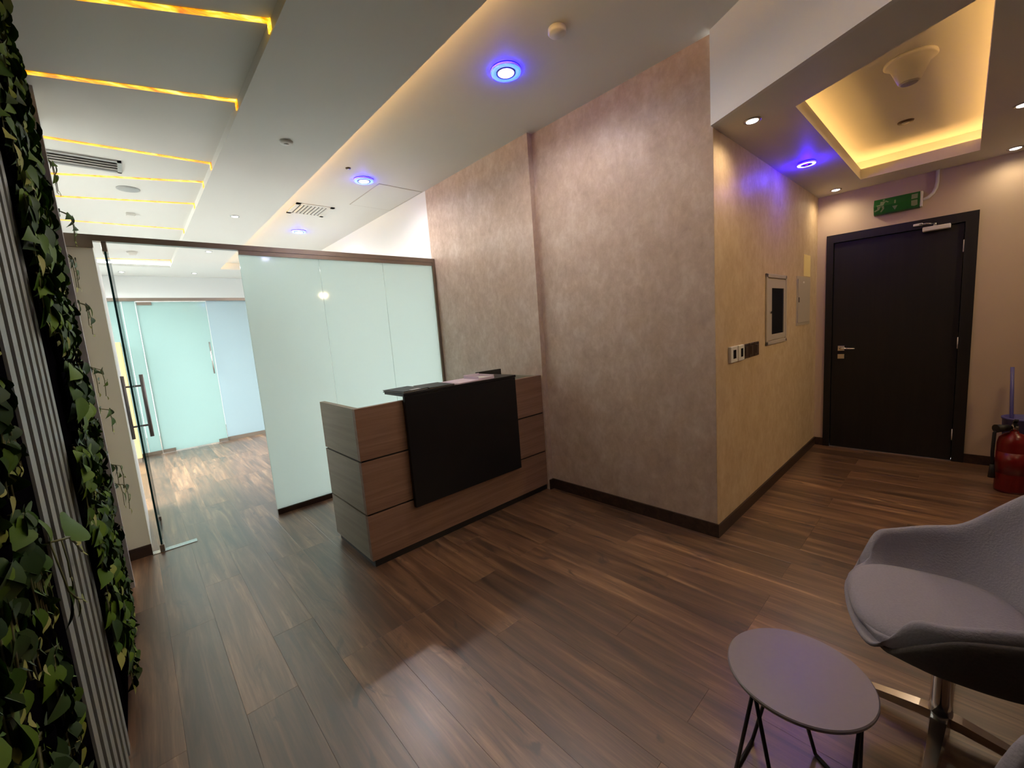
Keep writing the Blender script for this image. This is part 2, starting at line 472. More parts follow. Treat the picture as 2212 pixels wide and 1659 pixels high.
wall('wall_office_left', 'white office wall with tall bright windows', 'white',
     (-.74, -.60, YP, 4.28, 0, ZR), (-.74, -.60, 7.62, 8.4, 0, ZR), (-.74, -.60, 9.8, Y3, 0, ZR), (-.74, -.60, 4.28, 7.62, 0, .12), (-.74, -.60, 8.4, 9.8, 0, .12), (-.74, -.60, 4.28, 9.8, 2.68, ZR),
     (-.74, -.34, YP-.02, YP, 0, ZC))
wall('wall_back', 'white wall at the far end above the inner glass partition', 'white', (-.74, XW+.12, Y3, Y3+.12, 0, ZC))
# baseboards
BH = .09
tag(B().box(XW-.012, XW, YC-.012, YS, 0, BH).build('baseboard_right', 'base'), 'dark brown baseboard under the beige wall', 'baseboard', kind='structure')
tag(B().box(XF, XW-.012, YS-.012, YS, 0, BH).build('baseboard_step', 'base'), 'short dark baseboard on the wall step by the desk', 'baseboard', kind='structure')
tag(B().box(XW, XD, YC-.012, YC, 0, BH-.01).build('baseboard_entry', 'base'), 'dark brown baseboard below the switches', 'baseboard', kind='structure')
b = B(); b.box(XD-.012, XD, DY1, YC-.012, 0, BH-.01); b.box(XD-.012, XD, YB, DY0, 0, BH-.01)
tag(b.build('baseboard_door', 'base'), 'dark baseboard on both sides of the entrance door', 'baseboard', kind='structure')
tag(B().box(-.28, -.079, YP-.012, YP, 0, .08).build('baseboard_jamb', 'base'), 'dark baseboard under the cream wall stub', 'baseboard', kind='structure')

# ---- ceilings
tag(B().box(XL-.3, XW+.12, YB, 9.0, ZC, ZC+.05).build('ceiling', 'ceil'), 'high white ceiling strip with blue ring downlights', 'ceiling', kind='structure')
tag(B().box(.70, 1.385, YB, Y3, ZP, ZP+.035).box(1.385, XW+.1, 8.95, Y3, ZP, ZP+.035).box(-.74, .70, 8.97, Y3, ZP, ZP+.035).box(1.385, XW, 8.95, 8.97, ZP+.035, ZC).build('ceiling_panel', 'ceil'), 'lowered white ceiling panel running down the room', 'ceiling', kind='structure')
tag(B().box(-.74, .74, YB, 8.98, ZR, ZR+.02).box(.70, .74, YB, 8.97, ZP+.035, ZR).build('ceiling_recess', 'ceil'), 'shallow grey ceiling recess crossed by amber light strips', 'ceiling', kind='structure')
# bulkhead on the diagonal and low entry ceiling with a cove tray
dgx = .47/.883
def diag(y, off=0.0): return 2.62 + (y-YC)*dgx + off
tag(B().prism([(diag(YC), YC), (diag(YC)+.03, YC), (diag(YB)+.03, YB), (diag(YB), YB)], ZE, ZC).build('wall_bulkhead', 'white'), 'white diagonal bulkhead above the entry corner', 'bulkhead', kind='structure')
TA, TB_, TC_, TD = (2.80, .66), (4.87, .66), (4.87, -.03), (2.44, -.03)
b = B()
b.prism([(diag(YC)+.03, YC), (XD, YC), (XD, .66), (diag(.66)+.03, .66)], ZE, ZE+.02)
b.prism([(diag(-.03)+.03, -.03), (XD, -.03), (XD, YB), (diag(YB)+.03, YB)], ZE, ZE+.02)
b.prism([(4.87, .66), (XD, .66), (XD, -.03), (4.87, -.03)], ZE, ZE+.02)
b.prism([(diag(.66)+.03, .66), TA, TD, (diag(-.03)+.03, -.03)], ZE, ZE+.02)
b.box(XW, XD+.12, YB, YC+.12, ZE+.29, ZE+.30)
tag(b.build('ceiling_entry', 'ceil'), 'low entry ceiling around the glowing cove tray', 'ceiling', kind='structure')
b = B()   # upstand lip round the tray opening
LH = ZE+.085
b.box(2.78, 4.885, .66, .675, ZE+.02, LH); b.box(4.87, 4.885, -.045, .66, ZE+.02, LH); b.box(2.43, 4.885, -.045, -.03, ZE+.02, LH)
b.prism([TA, TD, (TD[0]-.017, TD[1]), (TA[0]-.017, TA[1])], ZE+.02, LH)
tag(b.build('trim_1', 'ceil'), 'white upstand lip around the cove tray opening', 'ceiling trim', kind='structure')
ZT = ZE+.19
b = B()   # tray walls and top
b.box(2.69, 5.06, .85, .87, ZE+.02, ZT); b.box(5.04, 5.06, -.22, .87, ZE+.02, ZT); b.box(2.12, 5.06, -.24, -.22, ZE+.02, ZT)
b.prism([(2.70, .87), (2.68, .87), (2.10, -.24), (2.12, -.24)], ZE+.02, ZT)
b.prism([(2.68, .87), (5.06, .87), (5.06, -.24), (2.10, -.24)], ZT, ZT+.02)
tag(b.build('ceiling_tray', 'ceil'), 'raised tray ceiling lit warm yellow over the entry', 'ceiling', kind='structure')

# ---- warm light strips hidden in the coves
def led(name, label, m, *boxes, group='hidden cove light strips'):
    t = None
    b = B()
    for q in boxes: b.box(*q)
    return tag(b.build(name, m), label, 'light strip', group)
led('cove_light_strip', 'warm light strip lying in the long ceiling cove', 'led_warm', (1.30, 1.315, -1.9, 8.9, ZP+.036, ZP+.046))
led('tray_light_strip', 'warm light strip on the far ledge of the entry tray', 'led_tray', (4.98, 4.995, -.16, .80, ZE+.022, ZE+.034))
led('tray_light_strip', 'warm light strip on the ledge toward the switch wall', 'led_tray', (2.8, 4.97, .79, .805, ZE+.022, ZE+.034))
led('tray_light_strip', 'warm light strip on the ledge over the waiting chairs', 'led_tray', (2.35, 4.97, -.175, -.16, ZE+.022, ZE+.034))
b = B(); b.prism([(2.66, .76), (2.645, .76), (2.19, -.13), (2.205, -.13)], ZE+.022, ZE+.034)
tag(b.build('tray_light_strip', 'led_tray'), 'warm light strip on the diagonal ledge of the entry tray', 'light strip', 'hidden cove light strips')

# ---- amber onyx strips across the recess
slits = [((-.2, 2.30), (.70, 1.93)), ((-.2, 2.70), (.70, 2.265)), ((-.2, 3.37), (.70, 3.082)), ((-.55, 4.256), (.70, 4.183)), ((-.55, 5.11), (.70, 4.66)),
         ((-.55, 5.72), (.70, 5.362)), ((-.55, 6.545), (.70, 6.49)), ((-.55, 7.5), (.70, 7.33)), ((-.55, 8.80), (.70, 8.62))]
ords = ['nearest the waiting chairs', 'second from the waiting chairs', 'third from the waiting chairs', 'just past the glass header', 'between air slot and round speaker', 'beyond the round speaker', 'beyond the small square detector', 'second last before the inner partition', 'last before the far wall']
for (p, q), od in zip(slits, ords):
    d = Vector((q[0]-p[0], q[1]-p[1], 0)); L = d.length; a = math.atan2(d.y, d.x); c = Vector(((p[0]+q[0])/2, (p[1]+q[1])/2, 0))
    t = thing('amber_light_strip', (c.x, c.y, ZR), 'glowing amber onyx strip across the ceiling recess, ' + od, 'light strip', 'amber ceiling strips')
    wy = .017/math.cos(a); xe = .6945; ye = q[1]-(q[0]-xe)*math.tan(a)
    B().prism([(p[0], p[1]-wy), (xe, ye-wy), (xe, ye+wy), (p[0], p[1]+wy)], ZR-.004, ZR).build('diffuser', 'onyx', t)
    B().box(.6945, .70, q[1]-.022, q[1]+.022, ZP+.012, ZR).build('side_diffuser', 'onyx', t)

# ================================================================== GLASS PARTITION
pt = thing('wall_partition', (1.2, YP, 0), 'frosted glass partition with bronze header behind the reception desk', 'glass partition', kind='structure')
hd = B().box(-.28, XF, YP-.022, YP+.028, ZH0, ZH1).build('header_rail', 'bronze', pt)
B().box(.758, XF, YP-.016, YP+.02, ZH0-.034, ZH0-.002).build('glazing_channel', 'bronze', pt)
B().box(-.28, -.075, YP-.03, YP+.0, ZH0-.045, ZH0-.001).build('wall_cap', 'bronze', pt)
B().box(XF-.03, XF, YP-.02, YP+.025, 0, ZH0).build('side_channel', 'bronze', pt)
B().box(.758, XF, YP-.02, YP+.02, 0, .045).build('floor_channel', 'base', pt)
for a, c in ((.758, 1.377), (1.381, 1.993), (1.997, XF-.012)):
    B().box(a, c, YP-.004, YP+.006, .045, ZH0-.02).build('pane', 'frost', pt)
# clear glass door, swung open into the office
d1 = thing('door_1', (-.022, YP, 0), 'clear frameless glass door standing open into the back office', 'glass door', kind='structure')
dang = math.radians(-1.0)
b = B(); b.box(-.006, .006, 0.0, .80, .012, ZH0-.012)
b.bm.normal_update()
for f in b.bm.faces:
    f.material_index = 0 if abs(f.normal.x) > .9 else 1
gl = b.build('glass_leaf', ['glass', 'glass_edge'], d1, local=True)
d1.rotation_euler = (0, 0, dang)
for z0, z1, y0, y1 in ((.004, .05, -.012, .11), (ZH0-.065, ZH0-.002, -.012, .11), (.012, .05, .72, .80)):
    B().box(-.014, .014, y0, y1, z0, z1, bevel=.003).build('patch_fitting', 'bronze', d1, local=True)
h = B().tube([(-.058, .56, .79), (-.058, .56, 1.31)], .0135, 14).build('handle', 'dark_steel', d1, local=True)
for z in (.89, 1.22): B().tube([(-.058, .56, z), (-.007, .56, z)], .008, 10).build('standoff', 'dark_steel', h, local=False).location = (0.0255, 0, z-.79-.008)
h = B().tube([(.058, .56, .79), (.058, .56, 1.31)], .0135, 14).build('handle', 'dark_steel', d1, local=True)
for z in (.89, 1.22): B().tube([(.058, .56, z), (.007, .56, z)], .008, 10).build('standoff', 'dark_steel', h, local=False).location = (-0.0255, 0, z-.79-.008)
fp = B().box(-.085, .185, YP-.032, YP+.032, .0005, .004, bevel=.001).build('floor_plate', 'steel')
tag(fp, 'bright steel floor spring plate under the glass door pivot', 'floor plate')

# ================================================================== INNER PARTITION
ip = thing('wall_inner_partition', (1.2, Y2, 0), 'far frosted glass partition with bronze header', 'glass partition', kind='structure')
B().box(-.60, XF, Y2-.03, Y2+.03, 2.265, 2.31).build('header_rail', 'bronze', ip)
for a, c, m in ((-.60, .012, 'frost2'), (.02, .16, 'frost2'), (1.0, 1.75, 'frost3'), (1.755, XF, 'frost3')):
    B().box(a, c, Y2-.005, Y2+.005, .05, 2.265).build('pane', m, ip)
B().box(-.60, .165, Y2-.015, Y2+.015, 0, .05).build('floor_channel', 'bronze', ip)
B().box(.995, XF, Y2-.015, Y2+.015, 0, .06).build('floor_channel', 'bronze', ip)
d3 = thing('door_3', (.168, Y2-.02, 0), 'frosted glass door in the far partition with slim pull handle', 'glass door', kind='structure')
B().box(.168, .99, Y2-.026, Y2-.016, .012, 2.25).build('glass_leaf', 'frost2', d3)
B().box(.18, .34, Y2-.036, Y2-.008, 2.205, 2.25).build('patch_fitting', 'bronze', d3)
B().box(.17, .32, Y2-.036, Y2-.008, .006, .055).build('patch_fitting', 'bronze', d3)
B().box(.87, .99, Y2-.036, Y2-.008, .006, .055).build('patch_fitting', 'bronze', d3)
h = B().tube([(.95, Y2-.075, 1.12), (.95, Y2-.075, 1.62)], .011, 12).build('handle', 'steel', d3)
for z in (1.2, 1.54): B().tube([(.95, Y2-.075, z), (.95, Y2-.026, z)], .006, 8).build('standoff', 'steel', h)

# office windows, both out of view; the second added to daylight the rear room
w1 = thing('window_1', (-.67, 5.95, .12), 'tall bright window in the office side wall', 'window', kind='structure')
for y0, y1 in ((4.28, 4.32), (5.37, 5.41), (6.48, 6.52), (7.58, 7.62)):
    B().box(-.69, -.64, y0, y1, .12, 2.68).build('frame', 'bronze', w1)
for y0, y1 in ((4.32, 5.37), (5.41, 6.48), (6.52, 7.58)):
    B().box(-.667, -.661, y0, y1, .12, 2.68).build('pane', 'glass', w1)
w2 = thing('window_2', (-.67, 9.1, .12), 'unseen window added to light the room past the inner partition', 'window', kind='structure')
for y0, y1 in ((8.40, 8.44), (9.76, 9.80)):
    B().box(-.69, -.64, y0, y1, .12, 2.68).build('frame', 'bronze', w2)
B().box(-.667, -.661, 8.44, 9.76, .12, 2.68).build('pane', 'glass', w2)
oc = thing('oak_cabinet', (-.06, 7.88, 0), 'light oak cupboard against the far office partition', 'cabinet')
B().box(-.40, -.065, 7.72, 8.08, .06, 1.68, bevel=.004).build('body', 'oak', oc)
B().box(-.39, -.075, 7.73, 8.07, 0, .06).build('plinth', 'bronze', oc)

# ================================================================== ENTRANCE DOOR
d2 = thing('door_2', (XD, .45, 0), 'black wooden entrance door in a black frame', 'door', kind='structure')
FR = .055
b = B(); b.box(XD-.018, XD+.06, DY0, DY0+FR+.02, 0, DZ); b.box(XD-.018, XD+.06, DY1-FR, DY1, 0, DZ); b.box(XD-.018, XD+.06, DY0+FR+.02, DY1-FR, DZ-FR-.02, DZ)
b.build('door_frame', 'door', d2)
lf = B().box(XD+.004, XD+.045, DY0+FR+.022, DY1-FR-.003, .006, DZ-FR-.024, bevel=.003).build('door_leaf', 'door', d2)
for z in (1.86, 1.05, .24):
    B().tube([(XD-.006, DY0+FR+.02, z-.05), (XD-.006, DY0+FR+.02, z+.05)], .007, 8).build('hinge', 'plastic', d2)
hn = B().box(XD-.010, XD+.006, .79, .845, .995, 1.045, bevel=.003).build('lever_handle', 'chrome', d2)
B().tube([(XD-.010, .818, 1.02), (XD-.05, .818, 1.02), (XD-.055, .80, 1.02), (XD-.055, .705, 1.018)], .0085, 10).build('lever', 'chrome', hn)
B().box(XD-.010, XD+.006, .79, .845, .915, .962, bevel=.003).build('keyhole_plate', 'chrome', d2)
cl = thing('door_closer', (XD-.02, .19, 2.02), 'pale metal door closer screwed to the top of the black door', 'door closer')
B().box(XD-.055, XD+.004, .105, .275, 2.022, 2.058, bevel=.006).build('body', 'plastic', cl)
B().tube([(XD-.03, .20, 2.058), (XD-.03, .20, 2.082)], .012, 12).build('spindle', 'steel', cl)
B().tube([(XD-.03, .20, 2.078), (XD-.085, .25, 2.082), (XD-.03, .30, 2.09)], .006, 8).build('arm', 'steel', cl)
B().box(XD-.04, XD-.018, .275, .335, 2.08, 2.10, bevel=.003).build('bracket', 'plastic', cl)

# exit sign
es = thing('exit_sign', (XD, .45, 2.24), 'green emergency exit sign box above the black door', 'exit sign')
b = B()
y0, y1, zb, zm, zt = .30, .60, 2.235, 2.305, 2.372
pr = [(XD, zb), (XD-.05, zb+.005), (XD-.072, zm), (XD-.05, zt-.005), (XD, zt)]
va = [b.bm.verts.new((x, y0, z)) for x, z in pr]; vb = [b.bm.verts.new((x, y1, z)) for x, z in pr]
b.bm.faces.new(va); b.bm.faces.new(vb[::-1])
for i in range(5): b.bm.faces.new((va[i], va[(i+1) % 5], vb[(i+1) % 5], vb[i]))
b.build('housing', 'green', es)
# picture symbols laid on the faces of the housing
def sgn(pts, up=True, th=.0015):
    """pts in (y, s) with s 0..1 across the upper or lower face; y measured on the wall"""
    b = B(); a = (XD-.072, zm) if up else (XD-.05, zb+.005); c = (XD-.05, zt-.005) if up else (XD-.072, zm)
    n = Vector((-(c[1]-a[1]), 0, (c[0]-a[0]))).normalized()
    if n.x > 0: n = -n
    vs = [Vector((a[0]+(c[0]-a[0])*s_, y, a[1]+(c[1]-a[1])*s_)) for y, s_ in pts]
    lo = [b.bm.verts.new(v+n*.0002) for v in vs]; hi = [b.bm.verts.new(v+n*th) for v in vs]
    b.bm.faces.new(hi); b.bm.faces.new(lo[::-1])
    for i in range(len(vs)): b.bm.faces.new((lo[i], lo[(i+1) % len(vs)], hi[(i+1) % len(vs)], hi[i]))
    return b
def poly(cy, cs, ry, rs, n=10): return [(cy+ry*math.cos(2*math.pi*k/n), cs+rs*math.sin(2*math.pi*k/n)) for k in range(n)]
for nm, pts, up in (('runner_head', poly(.533, .78, .008, .13), True), ('runner_body', [(.555, .62), (.52, .55), (.535, .05), (.575, .02), (.582, .15), (.556, .2)], True),
                    ('runner_arm', [(.525, .55), (.505, .35), (.498, .42), (.517, .66)], True),
                    ('runner_leg', [(.575, .96), (.548, .97), (.562, .55), (.592, .35), (.597, .5), (.575, .65)], False), ('runner_leg', [(.548, .97), (.53, .97), (.528, .6), (.548, .2), (.556, .28), (.541, .62)], False),
                    ('arrow_shaft', [(.462, .5), (.452, .5), (.452, .02), (.462, .02)], True), ('arrow_head', [(.475, .72), (.439, .72), (.457, .2)], False),
                    ('door_symbol', [(.352, .75), (.313, .75), (.313, .1), (.352, .1)], True), ('door_symbol', [(.352, .92), (.313, .92), (.313, .3), (.332, .2), (.352, .3)], False)):
    sgn(pts, up).build(nm, 'signwhite', es)
B().box(XD-.055, XD, .283, .2995, 2.24, 2.365, bevel=.003).build('end_cap', 'plastic', es)
cd = tag(B().tube([(XD-.018, .20, ZE+.001), (XD-.018, .20, 2.42), (XD-.018, .205, 2.375), (XD-.02, .222, 2.335), (XD-.024, .25, 2.305), (XD-.026, .282, 2.296)], .0125, 12).build('conduit', 'plastic'),
         'white bent cable conduit from ceiling to the exit sign', 'conduit')

# ================================================================== PANELS AND SWITCHES ON ENTRY WALL
pa = thing('alarm_panel', (3.86, YC, 1.18), 'grey metal wall panel with a dark glass window', 'electrical panel')
b = B(); x0, x1, z0, z1 = 3.60, 4.13, 1.178, 1.725
b.box(x0, x1, YC-.013, YC, z0, z0+.03, bevel=.004); b.box(x0, x1, YC-.013, YC, z1-.03, z1, bevel=.004); b.box(x0, x0+.03, YC-.013, YC, z0, z1, bevel=.004); b.box(x1-.03, x1, YC-.013, YC, z0, z1, bevel=.004)
b.build('frame', 'greymetal', pa)
b = B(); X0, X1, Z0, Z1 = 3.73, 4.05, 1.257, 1.617
b.box(x0+.036, X0, YC-.010, YC, z0+.036, z1-.036); b.box(X1, x1-.036, YC-.010, YC, z0+.036, z1-.036); b.box(X0, X1, YC-.010, YC, z0+.036, Z0); b.box(X0, X1, YC-.010, YC, Z1, z1-.036)
dr = b.build('door', 'greymetal', pa)
B().box(X0, X1, YC-.006, YC-.002, Z0, Z1).build('window', 'screen', dr)
B().tube([(3.69, YC-.010, 1.43), (3.69, YC-.018, 1.43)], .010, 12).build('lock', 'chrome', dr)
pb = thing('fuse_box', (4.71, YC, 1.30), 'plain grey fuse box door close to the entrance door', 'fuse box')
b = B(); b.box(4.47, 4.95, YC-.003, YC, 1.29, 1.735, bevel=.001); b.build('frame', 'greymetal', pb)
dr = B().box(4.50, 4.92, YC-.008, YC-.0032, 1.315, 1.71, bevel=.002).build('door', 'greymetal', pb)
B().box(4.512, 4.535, YC-.011, YC-.008, 1.50, 1.545, bevel=.001).build('latch', 'black', dr)
B().box(4.66, 4.71, YC-.0092, YC-.008, 1.675, 1.69).build('maker_plate', 'plastic', dr)
tag(B().box(4.705, 4.95, YC-.002, YC-.0002, 1.742, 1.94).build('notice_sheet', 'yellowpaper'), 'cream paper notice taped above the fuse box', 'paper')
for i, (a, c) in enumerate(((2.855, 2.97), (2.992, 3.098))):
    t = thing('thermostat', ((a+c)/2, YC, 1.125), ['white thermostat at the corner end of the switch row', 'white thermostat next to the brown switches'][i], 'thermostat', 'wall controls in a row')
    B().box(a, c, YC-.02, YC, 1.123, 1.228, bevel=.004).build('case', 'plastic', t)
    B().box(a+.035, c-.03, YC-.0215, YC-.0195, 1.148, 1.205).build('display', 'screen', t)
for i, (a, c) in enumerate(((3.118, 3.214), (3.226, 3.322), (3.334, 3.43))):
    t = thing('light_switch', ((a+c)/2, YC, 1.125), ['brown rocker switch beside the white thermostat', 'brown rocker switch in the middle of three', 'brown rocker switch nearest the glazed panel'][i], 'switch', 'wall controls in a row')
    B().box(a, c, YC-.010, YC, 1.126, 1.226, bevel=.003).build('plate', 'brown_switch', t)
    B().box(a+.02, c-.02, YC-.015, YC-.010, 1.146, 1.206, bevel=.002).build('rocker', 'brown_switch', t)
    B().box(a+.008, c-.008, YC-.0108, YC-.0098, 1.212, 1.217).build('silver_line', 'steel', t)

# ================================================================== CEILING FIXTURES
def spot_lamp(name, parent, z, power, size, col, blend=.6, r=.03):
    l = bpy.data.lights.new(name, 'SPOT'); l.energy = power; l.spot_size = size; l.spot_blend = blend; l.color = col; l.shadow_soft_size = r
    o = bpy.data.objects.new(name, l); C.objects.link(o); o.parent = parent; o.location = (0, 0, z)
    return o
def ring_light(x, y, z, label, white=True, r=.072, power=P_DOWN):
    t = thing('ring_downlight', (x, y, z), label, 'ceiling light', 'round downlights with blue glowing rims')
    B().lathe([(0, 0), (r*1.3, 0), (r*1.3, -.004), (0, -.004)], (x, y, z), 40).build('flange', 'blue_trim', t)
    B().lathe([(r*1.29, -.004), (r*1.31, -.010), (r*1.29, -.016), (r*1.25, -.010), (r*1.29, -.004)], (x, y, z), 40).build('blue_rim', 'lamp_blue', t)
    B().lathe([(r*.83, -.005), (r*.87, -.017), (r*1.24, -.017), (r*1.26, -.010), (r*1.24, -.005), (r*.83, -.005)], (x, y, z), 40).build('ring', 'lamp_cyan' if white else 'lamp_white', t)
    B().lathe([(0, -.006), (r*.68, -.006), (r*.68, -.018), (r*.64, -.020), (0, -.020)], (x, y, z), 40).build('lens', 'lamp_white' if white else 'screen', t)
    B().lathe([(r*.69, -.006), (r*.82, -.006), (r*.82, -.019), (r*.69, -.019), (r*.69, -.006)], (x, y, z), 40).build('bezel', 'blue', t)
    bl = bpy.data.lights.new('blue_glow', 'POINT'); bl.energy = 1.0 if white else 4.0; bl.color = (.03, .0, 1.0); bl.shadow_soft_size = .02
    blo = bpy.data.objects.new('blue_glow', bl); C.objects.link(blo); blo.parent = t; blo.location = (0, 0, -.045)
    if white: spot_lamp('bulb', t, -.03, power, math.radians(176), (1.0, .90, .82), .5, .05)
    return t
ring_light(1.925, 1.96, ZC, 'blue rimmed round downlight in front of the feature wall')
ring_light(1.925, 4.05, ZC, 'blue rimmed round downlight above the glass partition')
ring_light(1.945, 6.25, ZC, 'blue rimmed round downlight past the air grille')
ring_light(1.925, -.13, ZC, 'blue rimmed round downlight over the waiting chairs', power=14)
ring_light(3.89, .843, ZE, 'small blue ring downlight with dark centre in the entry ceiling', False, .045)
def mini_spot(x, y, z, label, tilt=0.0, power=P_SPOT, size=165, col=(1.0, .80, .52)):
    t = thing('ceiling_spot', (x, y, z), label, 'ceiling light', 'small recessed ceiling spots')
    B().lathe([(.030, 0), (.045, 0), (.045, -.004), (.040, -.006), (.030, -.006), (.030, 0)], (x, y, z), 28).build('trim_ring', 'steel', t)
    B().lathe([(0, -.001), (.0295, -.001), (.0295, -.007), (.018, -.011), (0, -.011)], (x, y, z), 28).build('lens', 'lamp_white', t)
    if power:
        bo = spot_lamp('bulb', t, -.016, power, math.radians(size), col, 1.0, .05)
        bo.rotation_euler = (tilt, 0, 0)
    return t
mini_spot(2.765, .859, ZE, 'bright small spot at the bulkhead corner of entry ceiling')
mini_spot(5.03, .858, ZE, 'bright small spot by the switch wall end near the door')
mini_spot(5.08, -.21, ZE, 'bright small spot beside the door wall, away from switches', power=8)
mini_spot(3.99, -.185, ZE, 'bright small spot at the middle of the tray edge')
mini_spot(3.2, -1.25, ZE, 'unseen spot added behind the waiting chairs to wash the entry wall', tilt=1.0, power=72, size=105, col=(1.0, .74, .42))  # added fill lamp out of view, tilted to light the entry wall evenly
mini_spot(4.5, -1.25, ZE, 'unseen spot added in the rear corner to wash the entry wall', tilt=1.0, power=66, size=105, col=(1.0, .74, .42))  # second added fill lamp, also out of view, aimed at the entry wall
mini_spot(1.05, 1.40, ZP, 'unseen spot added in lowered panel to brighten the cream stub and plants', power=30)  # added out of view to lift the cream stub, plants and nearby floor
mini_spot(1.054, 5.438, ZP, 'small spot in lowered panel just past the glass partition', power=2)
mini_spot(1.05, 7.44, ZP, 'small spot in lowered panel before the inner partition', power=2)
mini_spot(1.07, 9.48, ZP, 'small spot in lowered panel past the recess end', power=2)
mini_spot(.10, 9.57, ZP, 'small spot in lowered panel at the far office corner', power=2)
def disc(name, label, cat, x, y, z, prof, m, m2=None):
    t = thing(name, (x, y, z), label, cat)
    B().lathe(prof, (x, y, z), 32).build('body', m, t)
    if m2: B().lathe([(0, prof[-1][1]), (prof[-2][0]*.5, prof[-1][1]), (prof[-2][0]*.45, prof[-1][1]-.004), (0, prof[-1][1]-.005)], (x, y, z), 24).build('centre', m2, t)
    return t
disc('smoke_detector', 'white round detector on the high ceiling by the feature wall', 'detector', 1.913, 1.537, ZC, [(0, 0), (.048, 0), (.048, -.022), (.043, -.028), (0, -.028)], 'plastic')
disc('heat_detector', 'white round detector with small hub on the lowered panel', 'detector', 1.038, 3.35, ZP, [(0, 0), (.046, 0), (.044, -.010), (.032, -.016), (0, -.016)], 'plastic', 'plastic')
disc('sprinkler', 'tiny dark sprinkler cap next to a ring downlight', 'sprinkler', 1.696, 3.856, ZC, [(0, 0), (.024, 0), (.022, -.006), (0, -.006)], 'brown_switch', 'steel')
disc('ceiling_speaker', 'flat round grey speaker in the striped recess', 'speaker', .203, 5.15, ZR, [(0, 0), (.082, 0), (.082, -.006), (.068, -.010), (0, -.010)], 'alu', None)
disc('smoke_detector', 'white dome detector in the recess past the glass header', 'detector', .235, 8.1, ZR, [(0, 0), (.06, 0), (.058, -.02), (.04, -.045), (0, -.05)], 'plastic')
t = thing('motion_detector', (.216, 6.0, ZR), 'small white square detector in the striped recess', 'detector')
B().box(.18, .255, 5.965, 6.035, ZR-.03, ZR, bevel=.006).build('body', 'plastic', t)
# linear air slot in the recess
t = thing('air_slot', (-.02, 4.6, ZR), 'long dark air slot diffuser in the striped recess', 'air vent')
b = B(); b.box(-.50, .165, 4.46, 4.485, ZR-.012, ZR); b.box(-.50, .165, 4.70, 4.725, ZR-.012, ZR); b.box(.14, .165, 4.46, 4.725, ZR-.012, ZR); b.build('frame', 'alu', t)
for y in (4.52, 4.575, 4.63): B().box(-.50, .14, y, y+.04, ZR-.009, ZR-.004, rot=rotx(.5)).build('blade', 'plastic', t)
B().box(-.50, .14, 4.485, 4.70, ZR-.001, ZR+.001).build('throat', 'alu', t)
# square grille
t = thing('air_grille', (1.79, 5.24, ZC), 'square white louvred air grille in the high ceiling', 'air vent')
gx0, gx1, gy0, gy1 = 1.585, 1.995, 5.03, 5.45
b = B(); b.box(gx0, gx1, gy0, gy0+.045, ZC-.008, ZC); b.box(gx0, gx1, gy1-.045, gy1, ZC-.008, ZC); b.box(gx0, gx0+.045, gy0, gy1, ZC-.008, ZC); b.box(gx1-.045, gx1, gy0, gy1, ZC-.008, ZC); b.build('frame', 'plastic', t)
B().box(gx0+.045, gx1-.045, gy0+.045, gy1-.045, ZC-.001, ZC+.001).build('throat', 'black', t)
for k in range(8):
    x = gx0+.06+k*.04
    B().box(x, x+.022, gy0+.045, gy1-.045, ZC-.008, ZC-.004, rot=roty(.45)).build('louvre', 'plastic', t)
# access hatch with a thin joint
t = thing('access_hatch', (2.34, 4.45, ZC), 'flush square access hatch in the ceiling beside the wall', 'hatch')
B().box(2.10, 2.585, 4.08, 4.83, ZC-.003, ZC, bevel=.001).build('lid', 'ceil', t)
b = B()
for q in ((2.092, 2.097, 4.072, 4.838), (2.588, 2.593, 4.072, 4.838), (2.092, 2.593, 4.072, 4.077), (2.092, 2.593, 4.833, 4.838)): b.box(q[0], q[1], q[2], q[3], ZC-.0015, ZC)
b.build('edge_trim', 'greymetal', t)
# cone and small disc in the tray
t = thing('cone_diffuser', (3.24, .25, ZT), 'cream cone shaped fitting hanging in the lit tray', 'ceiling fitting')
B().lathe([(0, 0), (.105, 0), (.108, -.012), (.098, -.02), (.085, -.022), (.045, -.115), (.04, -.118), (0, -.118)], (3.24, .25, ZT), 36).build('cone', 'plastic', t)
B().lathe([(0, -.1185), (.037, -.1185), (.034, -.123), (0, -.123)], (3.24, .25, ZT), 28).build('tip', 'alu', t)
disc('sprinkler', 'small dark disc sprinkler in the middle of lit tray', 'sprinkler', 4.28, .34, ZT, [(0, 0), (.045, 0), (.042, -.008), (0, -.008)], 'brown_switch', 'alu')

# ================================================================== RECEPTION DESK
KX0, KX1, KY, KB, KZ = .949, XF-.003, 2.478, 3.10, 1.037
dk = thing('reception_desk', (1.775, 2.79, 0), 'brown wood reception desk with black front plate', 'desk')
TH = .035
B().box(KX0+.02, KX1, KY+.015, KB-.01, .0, .05).build('plinth', 'black', dk)
zs = ((.05, .349), (.361, .697), (.709, KZ))
for z0, z1 in zs:
    B().box(KX0, KX1, KY, KY+TH, z0, z1).build('front_board', 'desk_wood', dk)
    B().box(KX0, KX0+TH, KY+TH, KB, z0, z1).build('side_board', 'desk_side', dk)
b = B(); b.box(KX0+.01, KX1, KY+.012, KY+TH+.01, .05, KZ-.02); b.box(KX0+.01, KX0+TH+.01, KY+.012, KB-.01, .05, KZ-.02); b.build('groove_backing', 'black', dk)
B().box(KX1-TH, KX1-.001, KY+TH+.01, KB, .05, KZ-.001).build('end_board', 'desk_side', dk)
B().box(KX0+TH+.01, KX1-TH, KY+TH+.01, KB, .735, .765).build('worktop', 'desk_wood', dk)
B().box(1.268, 2.256, KY-.04, KY-.012, .308, 1.064, bevel=.002).build('front_plate', 'black_gloss', dk)
